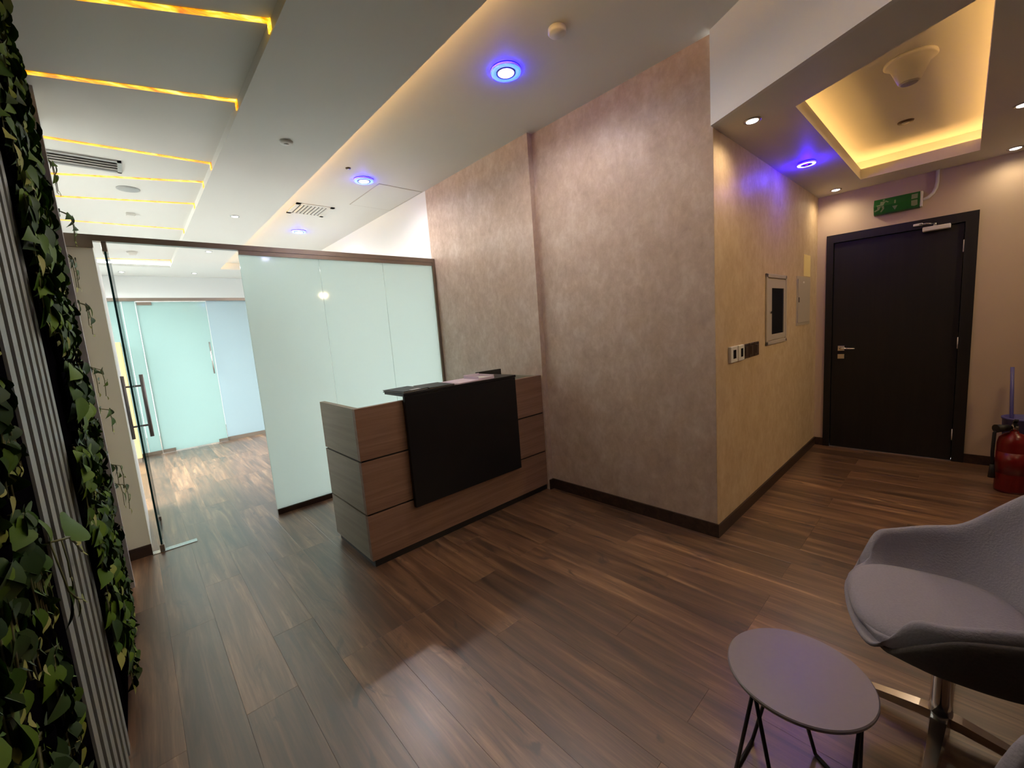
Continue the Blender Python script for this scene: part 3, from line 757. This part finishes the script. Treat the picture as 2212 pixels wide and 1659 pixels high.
for x in (1.45, 2.08):
    for z in (.45, .9): B().tube([(x, KY-.012, z), (x, KY+.0005, z)], .012, 10).build('spacer', 'steel', dk)
B().box(1.262, 2.262, KY-.042, KY+.235, 1.066, 1.084, bevel=.002).build('counter_top', 'black_gloss', dk)
for x in (1.33, 2.19): B().box(x-.02, x+.02, KY+.005, KY+.03, KZ, 1.066).build('counter_bracket', 'steel', dk)
ZK = 1.084
def slab(name, label, cat, cx, cy, w_, d_, h_, rz, m, z=ZK):
    t = thing(name, (cx, cy, z), label, cat, rz=rz)
    return t
t = thing('folder', (1.355, KY+.10, ZK), 'black folder with white label at the open desk end', 'folder', rz=.10)
B().box(-.10, .10, -.125, .125, 0, .004).box(-.10, .10, -.125, .125, .011, .015).build('cover', 'black', t, local=True)
B().box(-.096, .097, -.12, .12, .0042, .0108).build('sheets', 'plastic', t, local=True)
B().box(-.03, .045, -.118, -.085, .0151, .0156).build('label_sticker', 'plastic', t, local=True)
t = thing('folder', (1.575, KY+.09, ZK), 'thin dark folder lying next to the lilac papers', 'folder', rz=-.06)
B().box(-.10, .10, -.12, .125, 0, .003).box(-.10, .10, -.12, .125, .008, .011).build('cover', 'black', t, local=True)
B().box(-.097, .097, -.115, .12, .0032, .0078).build('sheets', 'greymetal', t, local=True)
for i, (cx, cy, rz, lab) in enumerate(((1.80, KY+.08, .05, 'lilac paper sheets stacked on the black counter'),)):
    t = thing('paper_stack', (cx, cy, ZK), lab, 'papers', rz=rz)
    for k in range(4):
        B().box(-.11+.006*k, .11+.004*k, -.115+.005*(k % 2), .115, .0008+.0022*k, .0024+.0022*k).build('sheet', 'paper', t, local=True)
t = thing('leaflet_holder', (1.98, KY+.08, ZK), 'small open lilac leaflet box at the wall end of counter', 'leaflet holder', rz=-.03)
b = B(); b.box(-.075, .075, -.10, .10, 0, .003); b.box(-.075, .075, -.10, -.097, .003, .018); b.box(-.075, .075, .097, .10, .003, .035); b.box(-.075, -.072, -.097, .097, .003, .03); b.box(.072, .075, -.097, .097, .003, .03)
b.build('tray', 'paper', t, local=True)
B().box(-.068, .068, -.09, .09, .0032, .012).build('leaflets', 'plastic', t, local=True)
t = thing('monitor', (2.30, KY+.36, .765), 'dark monitor seen over the wall end of the desk', 'monitor')
B().box(2.18, 2.46, KY+.36, KY+.385, .86, 1.105, bevel=.004).build('screen', 'screen', t)
B().tube([(2.32, KY+.39, .77), (2.32, KY+.39, .95)], .014, 12).build('stand', 'black', t)
B().box(2.22, 2.42, KY+.31, KY+.46, .765, .777, bevel=.004).build('foot', 'black', t)

# ================================================================== CHAIRS
def chair(name, label, loc, rz):
    t = thing(name, loc, label, 'chair', 'grey shell armchairs on star bases', rz=rz)
    nu, nv = 56, 16
    HW, DF, DB = .315, .245, .285
    def sstep(x): x = max(0, min(1, x)); return x*x*(3-2*x)
    def pt(th, v, off=0.0):
        # th 0 = front, pi = back; v 0 centre of the seat, 1 rim
        fx = math.sin(th); fy = math.cos(th)
        e = 2.7
        k = (abs(fx)**e + abs(fy)**e)**(-1/e)
        side = sstep((1-fy-.22)/.55)               # 0 at the front, 1 at the sides and behind
        back = sstep((-fy-.25)/.65)
        rim = .405 + .155*sstep((1-fy-.20)/.30) + .05*sstep((-fy+.55)/.9) + .26*back
        base = .385+.02*fy
        a = .66+.02*side
        if v < a:
            q = v/a; r = q*(.80+.03*(1-side)); z = base + .012*q*q
        else:
            q = (v-a)/(1-a)
            r = (.80+.03*(1-side)) + (1-(.80+.03*(1-side)))*math.sin(q*math.pi/2)**.9
            z = base+.012 + (rim-base-.012)*(q**1.5)
        if fy < 0: lean = .16*back*max(0, z-.45)
        else: lean = 0
        if v > .9 and side < .3: z -= .028*(1-side/.3)*((v-.9)/.1)**1.5
        x = fx*k*r*HW; y = fy*k*r*(DF if fy > 0 else DB) - lean
        return Vector((x, y, z))
    def surf(off0, off1, cut=0.0, cutf=0.0):
        b = B(); bm = b.bm
        def grid(off):
            g = []
            for i in range(nu):
                th = 2*math.pi*i/nu; row = []
                for j in range(nv+1):
                    v = .02+(.98-cut-cutf*sstep((math.cos(th)-.2)/.6))*j/nv
                    p = pt(th, v)
                    dv = pt(th, min(1, v+.01))-pt(th, max(0.01, v-.01)); du = pt(th+.02, v)-pt(th-.02, v)
                    n = dv.cross(du)
                    n = n.normalized() if n.length > 1e-9 else Vector((0, 0, 1))
                    if n.dot(Vector((0, .02, .85))-p) < 0: n = -n
                    row.append(bm.verts.new(p+n*off))
                g.append(row)
            return g
        ga, gb = grid(off0), grid(off1)
        for i in range(nu):
            i2 = (i+1) % nu
            for j in range(nv):
                bm.faces.new((ga[i][j], ga[i2][j], ga[i2][j+1], ga[i][j+1])); bm.faces.new((gb[i][j], gb[i][j+1], gb[i2][j+1], gb[i2][j]))
            bm.faces.new((ga[i][nv], ga[i2][nv], gb[i2][nv], gb[i][nv]))
        bm.faces.new([ga[i][0] for i in range(nu)]); bm.faces.new([gb[i][0] for i in range(nu)][::-1])
        for f in bm.faces: f.smooth = True
        return b
    s1 = surf(-.030, -.010, .028, .17).build('shell', 'shell', t, local=True, smooth=True)
    s2 = surf(-.0115, .020).build('upholstery', 'fabric', t, local=True, smooth=True)
    for o_ in (s1, s2):
        md = o_.modifiers.new('sub', 'SUBSURF'); md.levels = 1; md.render_levels = 1
    # seat cushion
    b = B(); n = 48
    prof = [(0.0, .455), (.5, .456), (.8, .452), (.93, .444), (1.0, .428), (.99, .412), (.90, .402), (0.0, .402)]
    rings = []
    for r, z in prof:
        if r == 0: rings.append([b.bm.verts.new((0, 0, z))]); continue
        ring = []
        for k in range(n):
            a = 2*math.pi*k/n; fx, fy = math.sin(a), math.cos(a); e = 3.0
            kk = (abs(fx)**e+abs(fy)**e)**(-1/e)
            ring.append(b.bm.verts.new((fx*kk*r*.245, fy*kk*r*(.236 if fy > 0 else .215)+.012, z + .010*fy*r - .022*max(0, fy-.55)*r*r)))
        rings.append(ring)
    for p, q in zip(rings, rings[1:]):
        for k in range(n):
            k2 = (k+1) % n
            if len(p) == 1: b.bm.faces.new((p[0], q[k2], q[k]))
            elif len(q) == 1: b.bm.faces.new((p[k], p[k2], q[0]))
            else: b.bm.faces.new((p[k], p[k2], q[k2], q[k]))
    b.build('seat_cushion', 'fabric', t, local=True, smooth=True)
    B().lathe([(0, .07), (.030, .07), (.027, .12), (.025, .30), (.025, .352), (.075, .356), (.085, .366), (0, .366)], (0, 0, 0), 28).build('column', 'chrome', t, local=True)
    for k in range(4):
        a = math.radians(86-13.6+90*k)
        b = B(); L = .30
        m3 = rotz(a)
        secs = [(.0, .026, .048, .078), (.05, .024, .046, .074), (.18, .019, .030, .052), (L, .015, .018, .034), (L+.012, .008, .020, .030)]
        rs = []
        for x, hw, z0, z1 in secs:
            ring = []
            for y, z in ((-hw, z0), (hw, z0), (hw*.8, z1), (-hw*.8, z1)):
                ring.append(b.bm.verts.new(m3 @ Vector((x, y, z))))
            rs.append(ring)
        for p, q in zip(rs, rs[1:]):
            for i in range(4): b.bm.faces.new((p[i], p[(i+1) % 4], q[(i+1) % 4], q[i]))
        b.bm.faces.new(rs[0][::-1]); b.bm.faces.new(rs[-1])
        arm = b.build('base_arm', 'chrome', t, local=True)
        e = m3 @ Vector((L-.02, 0, 0))
        gl_ = B().lathe([(0, 0), (.016, 0), (.016, .012), (.008, .02), (0, .02)], (e.x, e.y, 0), 16).build('glide', 'black', arm, local=True)
        gl_.location = Vector(gl_.location) - Vector(arm.location)
    return t
ch = chair('shell_armchair', 'grey shell armchair beside the round side table, facing the feature wall', (1.815, -.005, 0), math.radians(13.6))
c2 = copy_tree(ch); c2.location = (0.96, -.30, 0); c2.rotation_euler.z = math.radians(8)
c2['label'] = 'grey shell armchair on the plant wall side of the other armchair'

# ================================================================== SIDE TABLE
TZ = .40
tr = .1625*(1.438-TZ)/.938; tcx, tcy = 1.1623*(1.438-TZ)/.938, .2543*(1.438-TZ)/.938
tb = thing('side_table', (tcx, tcy, 0), 'small round grey side table on bent black wire legs', 'table')
B().lathe([(0, TZ-.014), (tr-.004, TZ-.014), (tr, TZ-.010), (tr, TZ-.003), (tr-.003, TZ), (0, TZ)], (tcx, tcy, 0), 72, smooth=False).build('table_top', 'table', tb)
feet = []
ap0 = math.radians(148)
def pol(r, a, z): return Vector((tcx+r*math.cos(a), tcy+r*math.sin(a), z))
for k in range(3):
    a = ap0 + k*2*math.pi/3
    p0 = pol(.16, a-math.radians(34), .007); p1 = pol(.145, a, TZ-.018); p2 = pol(.16, a+math.radians(34), .007)
    feet.append((p0, p2))
    path = [p0+(p1-p0)*.0, p0+(p1-p0)*.5, p1+(p0-p1)*.03, p1+(p2-p1)*.03, p2+(p1-p2)*.5, p2]
    B().tube(path, .0055, 10).build('leg', 'black', tb)
for k in range(3):
    a, b_ = feet[k][1], feet[(k+1) % 3][0]
    B().tube([a, (a+b_)/2, b_], .0055, 10).build('floor_bar', 'black', tb)
B().lathe([(0, TZ-.022), (.16, TZ-.022), (.16, TZ-.0145), (0, TZ-.0145)], (tcx, tcy, 0), 40).build('mount_plate', 'black', tb)

# ================================================================== FIRE EXTINGUISHER
EX, EY = 4.60, -.285
fe = thing('fire_extinguisher', (EX, EY, 0), 'red fire extinguisher on the floor by the entrance door', 'fire extinguisher')
B().lathe([(0, .012), (.072, .012), (.078, .0), (.080, .02), (.080, .36), (.072, .40), (.045, .43), (.022, .44), (.022, .452), (0, .452)], (EX, EY, 0), 36).build('cylinder', 'red', fe)
B().lathe([(0, .452), (.018, .452), (.02, .49), (.014, .50), (0, .50)], (EX, EY, 0), 20).build('valve', 'steel', fe)
b = B(); b.box(EX-.10, EX+.03, EY-.010, EY+.010, .50, .512, rot=roty(.15)); b.box(EX-.11, EX+.03, EY-.010, EY+.010, .525, .537, rot=roty(.32)); b.build('squeeze_handle', 'black', fe)
B().tube([(EX, EY+.02, .475), (EX-.03, EY+.07, .475), (EX-.06, EY+.095, .44), (EX-.06, EY+.098, .30), (EX-.05, EY+.095, .20)], .010, 10).build('hose', 'black', fe)
B().tube([(EX-.05, EY+.095, .20), (EX-.05, EY+.094, .10)], [.012, .02], 12).build('nozzle', 'black', fe)
B().tube([(EX-.01, EY+.03, .475), (EX-.06, EY+.09, .472)], [.022, .03], 14).build('gauge', 'black', fe)
B().lathe([(.0803, .14), (.0810, .14), (.0810, .30), (.0803, .30), (.0803, .14)], (EX, EY, 0), 36).build('paper_label', 'red', fe)
t = thing('cleaning_caddy', (5.10, -.36, 0), 'blue plastic bucket with two upright handles behind the extinguisher', 'bucket')
b = B(); b.lathe([(0, 0), (.095, 0), (.115, .45), (.12, .45), (.12, .465), (.108, .465), (.09, .02), (0, .02)], (5.08, -.36, 0), 32); b.build('bucket', 'blue', t)
for dy, lean, zt in ((.05, .03, .86), (-.03, -.03, .98)):
    B().tube([(5.08, -.36+dy, .03), (5.10, -.36+dy+lean, zt)], .011, 10).build('handle', 'blue', t)

# ================================================================== PLANT WALL
# vertical slats over the whole length
sw = thing('slat_screen', (XL, 2.2, 0), 'tall screen of pale vertical slats behind the hanging plants', 'slat screen')
b = B(); b.box(-.006, .0, -.029, .029, 0, ZR-.02); bmesh.ops.recalc_face_normals(b.bm, faces=b.bm.faces)
sme = bpy.data.meshes.new('slat'); b.bm.to_mesh(sme); b.bm.free(); sme.materials.append(MT['slat'])
k = 0
while True:
    y = 1.503+k*.1065; k += 1
    if y > 2.08: break
    o = bpy.data.objects.new('slat', sme); C.objects.link(o); o.parent = sw; o.location = (-.005, y-2.2, 0.0)
tag(B().box(-.226, -.181, 3.505, 3.55, 0, ZR).build('trim_2', 'alu'), 'grey aluminium profile closing the end of the plant wall', 'trim', kind='structure')

def leaf_mesh(name, L, W, m, curl=.25, fold=.18):
    xs = [0, .06, .18, .34, .52, .70, .86, 1.0]; ws = [.18, .62, .94, 1.0, .84, .55, .22, .0]
    bm = bmesh.new(); rows = []
    for x, w_ in zip(xs, ws):
        z = -curl*L*(x**2) ; X = x*L - (.12*L*(1-x) if False else 0)
        back = -.10*L if x == 0 else (-.05*L if x == .06 else 0)
        c = bm.verts.new((X, 0, z))
        if w_ > 0:
            l = bm.verts.new((X+back*.9, W*w_/2, z+fold*W*w_/2)); r = bm.verts.new((X+back*.9, -W*w_/2, z+fold*W*w_/2))
            rows.append((l, c, r))
        else: rows.append((c,))
    for p, q in zip(rows, rows[1:]):
        if len(q) == 3:
            bm.faces.new((p[0], p[1], q[1], q[0])); bm.faces.new((p[1], p[2], q[2], q[1]))
        else:
            bm.faces.new((p[0], p[1], q[0])); bm.faces.new((p[1], p[2], q[0]))
    for f in bm.faces: f.smooth = True
    me = bpy.data.meshes.new(name); bm.to_mesh(me); bm.free(); me.materials.append(MT[m]); return me
LM = [leaf_mesh('leaf', .085, .062, 'leaf'), leaf_mesh('leaf', .07, .05, 'leaf', .45), leaf_mesh('leaf', .10, .07, 'leaf_dark', .3), leaf_mesh('leaf', .085, .06, 'leaf_dark', .5, .3), leaf_mesh('leaf', .052, .03, 'leaf_new', .2)]
rnd = random.Random(11)
GRID = {}
HC = .024                                   # least distance kept between leaves
def cells(p):
    a, b_, c = int(p.x//HC), int(p.y//HC), int(p.z//HC)
    for i in (a-1, a, a+1):
        for j in (b_-1, b_, b_+1):
            for k in (c-1, c, c+1):
                yield (i, j, k)
def nearest(p):
    best = 1.0
    for c in cells(p):
        for q in GRID.get(c, ()):
            e = (p-q).length
            if e < best: best = e
    return best
def remember(p): GRID.setdefault((int(p.x//HC), int(p.y//HC), int(p.z//HC)), []).append(p)
BACK = -.0115                               # wall behind the slats, in a plant's own frame
def plant(y0, z0, label, nv=5, dark=.35, out=.04, ln=.34, spread=.16, step=.042, small=1.0, dx=.3, half=.14, omax=.03):
    t = thing('trailing_plant', (XL, y0, z0), label, 'plant', 'trailing plants on the slatted wall')
    W0 = Vector((XL, y0, z0))
    pot = small >= 1
    if pot:
        B().lathe([(0, -.05), (.016, -.05), (.02, .0), (.018, .0), (.014, -.04), (0, -.04)], (.0085, 0, 0), 12).build('pot', 'void', t, local=True)
    sb = B()
    made = 0
    for v in range(nv):
        a0 = (v+.5)/nv*2-1 + rnd.uniform(-.12, .12); L = ln*rnd.uniform(.65, 1.0); o_ = out*rnd.uniform(.3, 1.0)
        pts = []
        n = max(3, int(L/step))
        for i in range(n+1):
            q = i/n
            x = .008 + o_*math.sin(min(1, q*1.9)*math.pi/2) - .2*o_*q*q
            y = a0*spread*(q**.6) + .006*math.sin(q*9+v)
            z = .02*math.sin(q*math.pi*1.1) - .005 - L*(q**1.3)
            pts.append(Vector((x, y, z)))
        if not pot: pts = [Vector((BACK, 0, -.004))] + pts         # small vines root in the wall
        sb.tube(pts, [.0024*(1-.6*i/len(pts))+.0006 for i in range(len(pts))], 5)
        for i in range(1, len(pts)):
            tip = i >= len(pts)-1
            s_ = rnd.uniform(.65, 1.2)*small
            if tip: me = LM[4]
            else: me = LM[2 + (rnd.random() < .5)] if rnd.random() < dark else LM[0 + (rnd.random() < .5)]
            ll = max(vx.co.x for vx in me.vertices); lw = max(vx.co.y for vx in me.vertices)
            best = None
            for tr_ in range(22):
                sc = s_*(1-.018*tr_)
                ang = rnd.uniform(-1.3, 1.3)
                d = Vector((rnd.uniform(-.04, dx)*(1.6 if rnd.random() < .08 else 1), math.sin(ang), -math.cos(ang)*.9)).normalized()
                nn = Vector((1, rnd.uniform(-.5, .35), rnd.uniform(.0, .9))); nn = (nn-d*nn.dot(d)).normalized()
                yy = nn.cross(d)
                m = Matrix(((d.x, yy.x, nn.x), (d.y, yy.y, nn.y), (d.z, yy.z, nn.z)))
                off = Vector((rnd.uniform(0, omax*.4), 0, 0))
                cs = [m @ (vx.co*sc) for vx in me.vertices]
                # keep the blade off the wall, the slats, the ceiling and the floor
                lo = min(c.x for c in cs) + pts[i].x
                wall_x = .0012 if 1.46 < y0+pts[i].y+d.y*ll*sc < 2.08 or 1.46 < y0+pts[i].y < 2.08 else BACK+.001
                if lo + off.x < wall_x: off.x = wall_x-lo
                if off.x > omax: continue
                P = pts[i]+off
                zs_ = [W0.z+P.z+c.z for c in cs]
                if max(zs_) > ZR-.012 or min(zs_) < .006: continue
                smp = [W0+P+m @ Vector((ll*sc*u, lw*sc*w_, 0)) for u, w_ in ((.15, 0), (.45, .55), (.45, -.55), (.7, 0), (.95, 0))]
                over = sum(max(0, abs(q_.y-y0)-half) for q_ in smp)
                score = min(nearest(q_) for q_ in smp) - 1.2*over - .4*off.x
                if best is None or score > best[0]: best = (score, P, m, sc, smp)
                if score > HC*.8: break
            if best is None: continue
            if best[0] < .006 and not tip: continue                 # no room left for this leaf
            _, P, m, sc, smp = best
            if (P-pts[i]).length > .004: sb.tube([pts[i], P], .0012, 4)     # leaf stalk
            for q_ in smp: remember(q_)
            o = bpy.data.objects.new('leaf', me); C.objects.link(o); o.parent = t
            o.location = P; o.rotation_euler = m.to_euler(); o.scale = (sc, sc, sc)
            made += 1
    sb.build('stem', 'stem', t, local=True)
    return t
rows = ['tucked under the ceiling', 'in the second row below the ceiling', 'in the third row below the ceiling', 'in the fourth row below the ceiling', 'in the middle row', 'in the handle height row', 'in the fourth row above the floor', 'in the third row above the floor', 'in the second row above the floor', 'in the row at the floor']
colf = ['beside the bare slats', 'one column from the bare slats', 'in the middle column past the slats', 'one column from the aluminium profile']
coln = ['on the entrance side away from slats', 'on the entrance side of slats', 'touching the first bare slat']
for j, z in enumerate((2.86, 2.60, 2.32, 2.03, 1.74, 1.45, 1.16, .87, .59, .33)):
    ln = min(.25, z-.07)
    for i, y in enumerate((2.12, 2.40, 2.68, 2.95)):
        if (i, j) in ((0, 1), (0, 5), (1, 8), (0, 9)): continue
        plant(y+rnd.uniform(-.008, .008), z+rnd.uniform(-.015, .015), 'trailing plant %s, %s' % (rows[j], colf[i]), 8, .3, (.030, .022, .012, .008)[i], ln, (.155, .125, .125, .125)[i], .022, 1.05, (.30, .22, .15, .12)[i], (.18, .14, .14, .14)[i])
    for i, y in enumerate((.72, .96, 1.20)):
        plant(y+rnd.uniform(-.008, .008), z+rnd.uniform(-.015, .015), 'trailing plant %s, %s' % (rows[j], coln[i]), 8, .55, (.018, .012, .0)[i], ln, (.105, .105, .085)[i], .026, (1.05, 1.0, .85)[i], (.12, .08, .04)[i], (.12, .12, .10)[i], (.02, .014, .008)[i])
    if j in (1, 2, 3, 4, 5, 6, 7, 8):
        plant(3.66+rnd.uniform(-.03, .03), z+rnd.uniform(-.08, .08), 'small trailing plant %s, behind the aluminium profile' % rows[j], 2, .5, .065, min(.2, ln), .05, .05, .75)
v_ = thing('trailing_plant', (XL, 1.335, 1.05), 'pale budding vine reaching across the bare slats', 'plant', 'trailing plants on the slatted wall')
def leaf_at(par, p, d, nn, s_, me):
    d = Vector(d).normalized(); nn = Vector(nn); nn = (nn-d*nn.dot(d)).normalized(); yy = nn.cross(d)
    o = bpy.data.objects.new('leaf', me); C.objects.link(o); o.parent = par
    o.location = p; o.scale = (s_, s_, s_); o.rotation_euler = Matrix(((d.x, yy.x, nn.x), (d.y, yy.y, nn.y), (d.z, yy.z, nn.z))).to_euler()
main = [(BACK, 0, 0), (.014, .004, .004), (.03, .015, 0), (.032, .105, -.025), (.03, .195, -.07), (.025, .285, -.115), (.02, .365, -.15)]
sb_ = B(); sb_.tube(main, .0028, 6); sb_.tube([(.03, .015, 0), (.03, .035, -.06), (.028, .04, -.10)], .0018, 5); sb_.tube([(.014, .004, .004), (.024, .012, -.12), (.03, .05, -.16), (.03, .115, -.19)], .002, 5); sb_.build('stem', 'stem', v_, local=True)
leaf_at(v_, (.032, .105, -.022), (.15, .95, .22), (1, 0, .5), 1.5, LM[0])
leaf_at(v_, (.03, .205, -.075), (.1, .6, .2), (1, .1, .3), .9, LM[4]); leaf_at(v_, (.02, .365, -.15), (.1, .9, -.3), (1, .1, .3), 1.2, LM[4])
leaf_at(v_, (.028, .04, -.10), (.05, .1, -1), (1, .1, .1), .9, LM[4]); leaf_at(v_, (.03, .115, -.19), (.1, .8, -.4), (1, .1, .3), 1.0, LM[4])
leaf_at(v_, (.03, .05, -.16), (.05, .2, -1), (1, .1, .1), 1.0, LM[4]); leaf_at(v_, (.024, .012, -.12), (.05, .12, -1), (1, 0, .2), 1.1, LM[0]); leaf_at(v_, (.014, .004, .004), (.12, .1, 1), (1, 0, -.2), 1.0, LM[1])
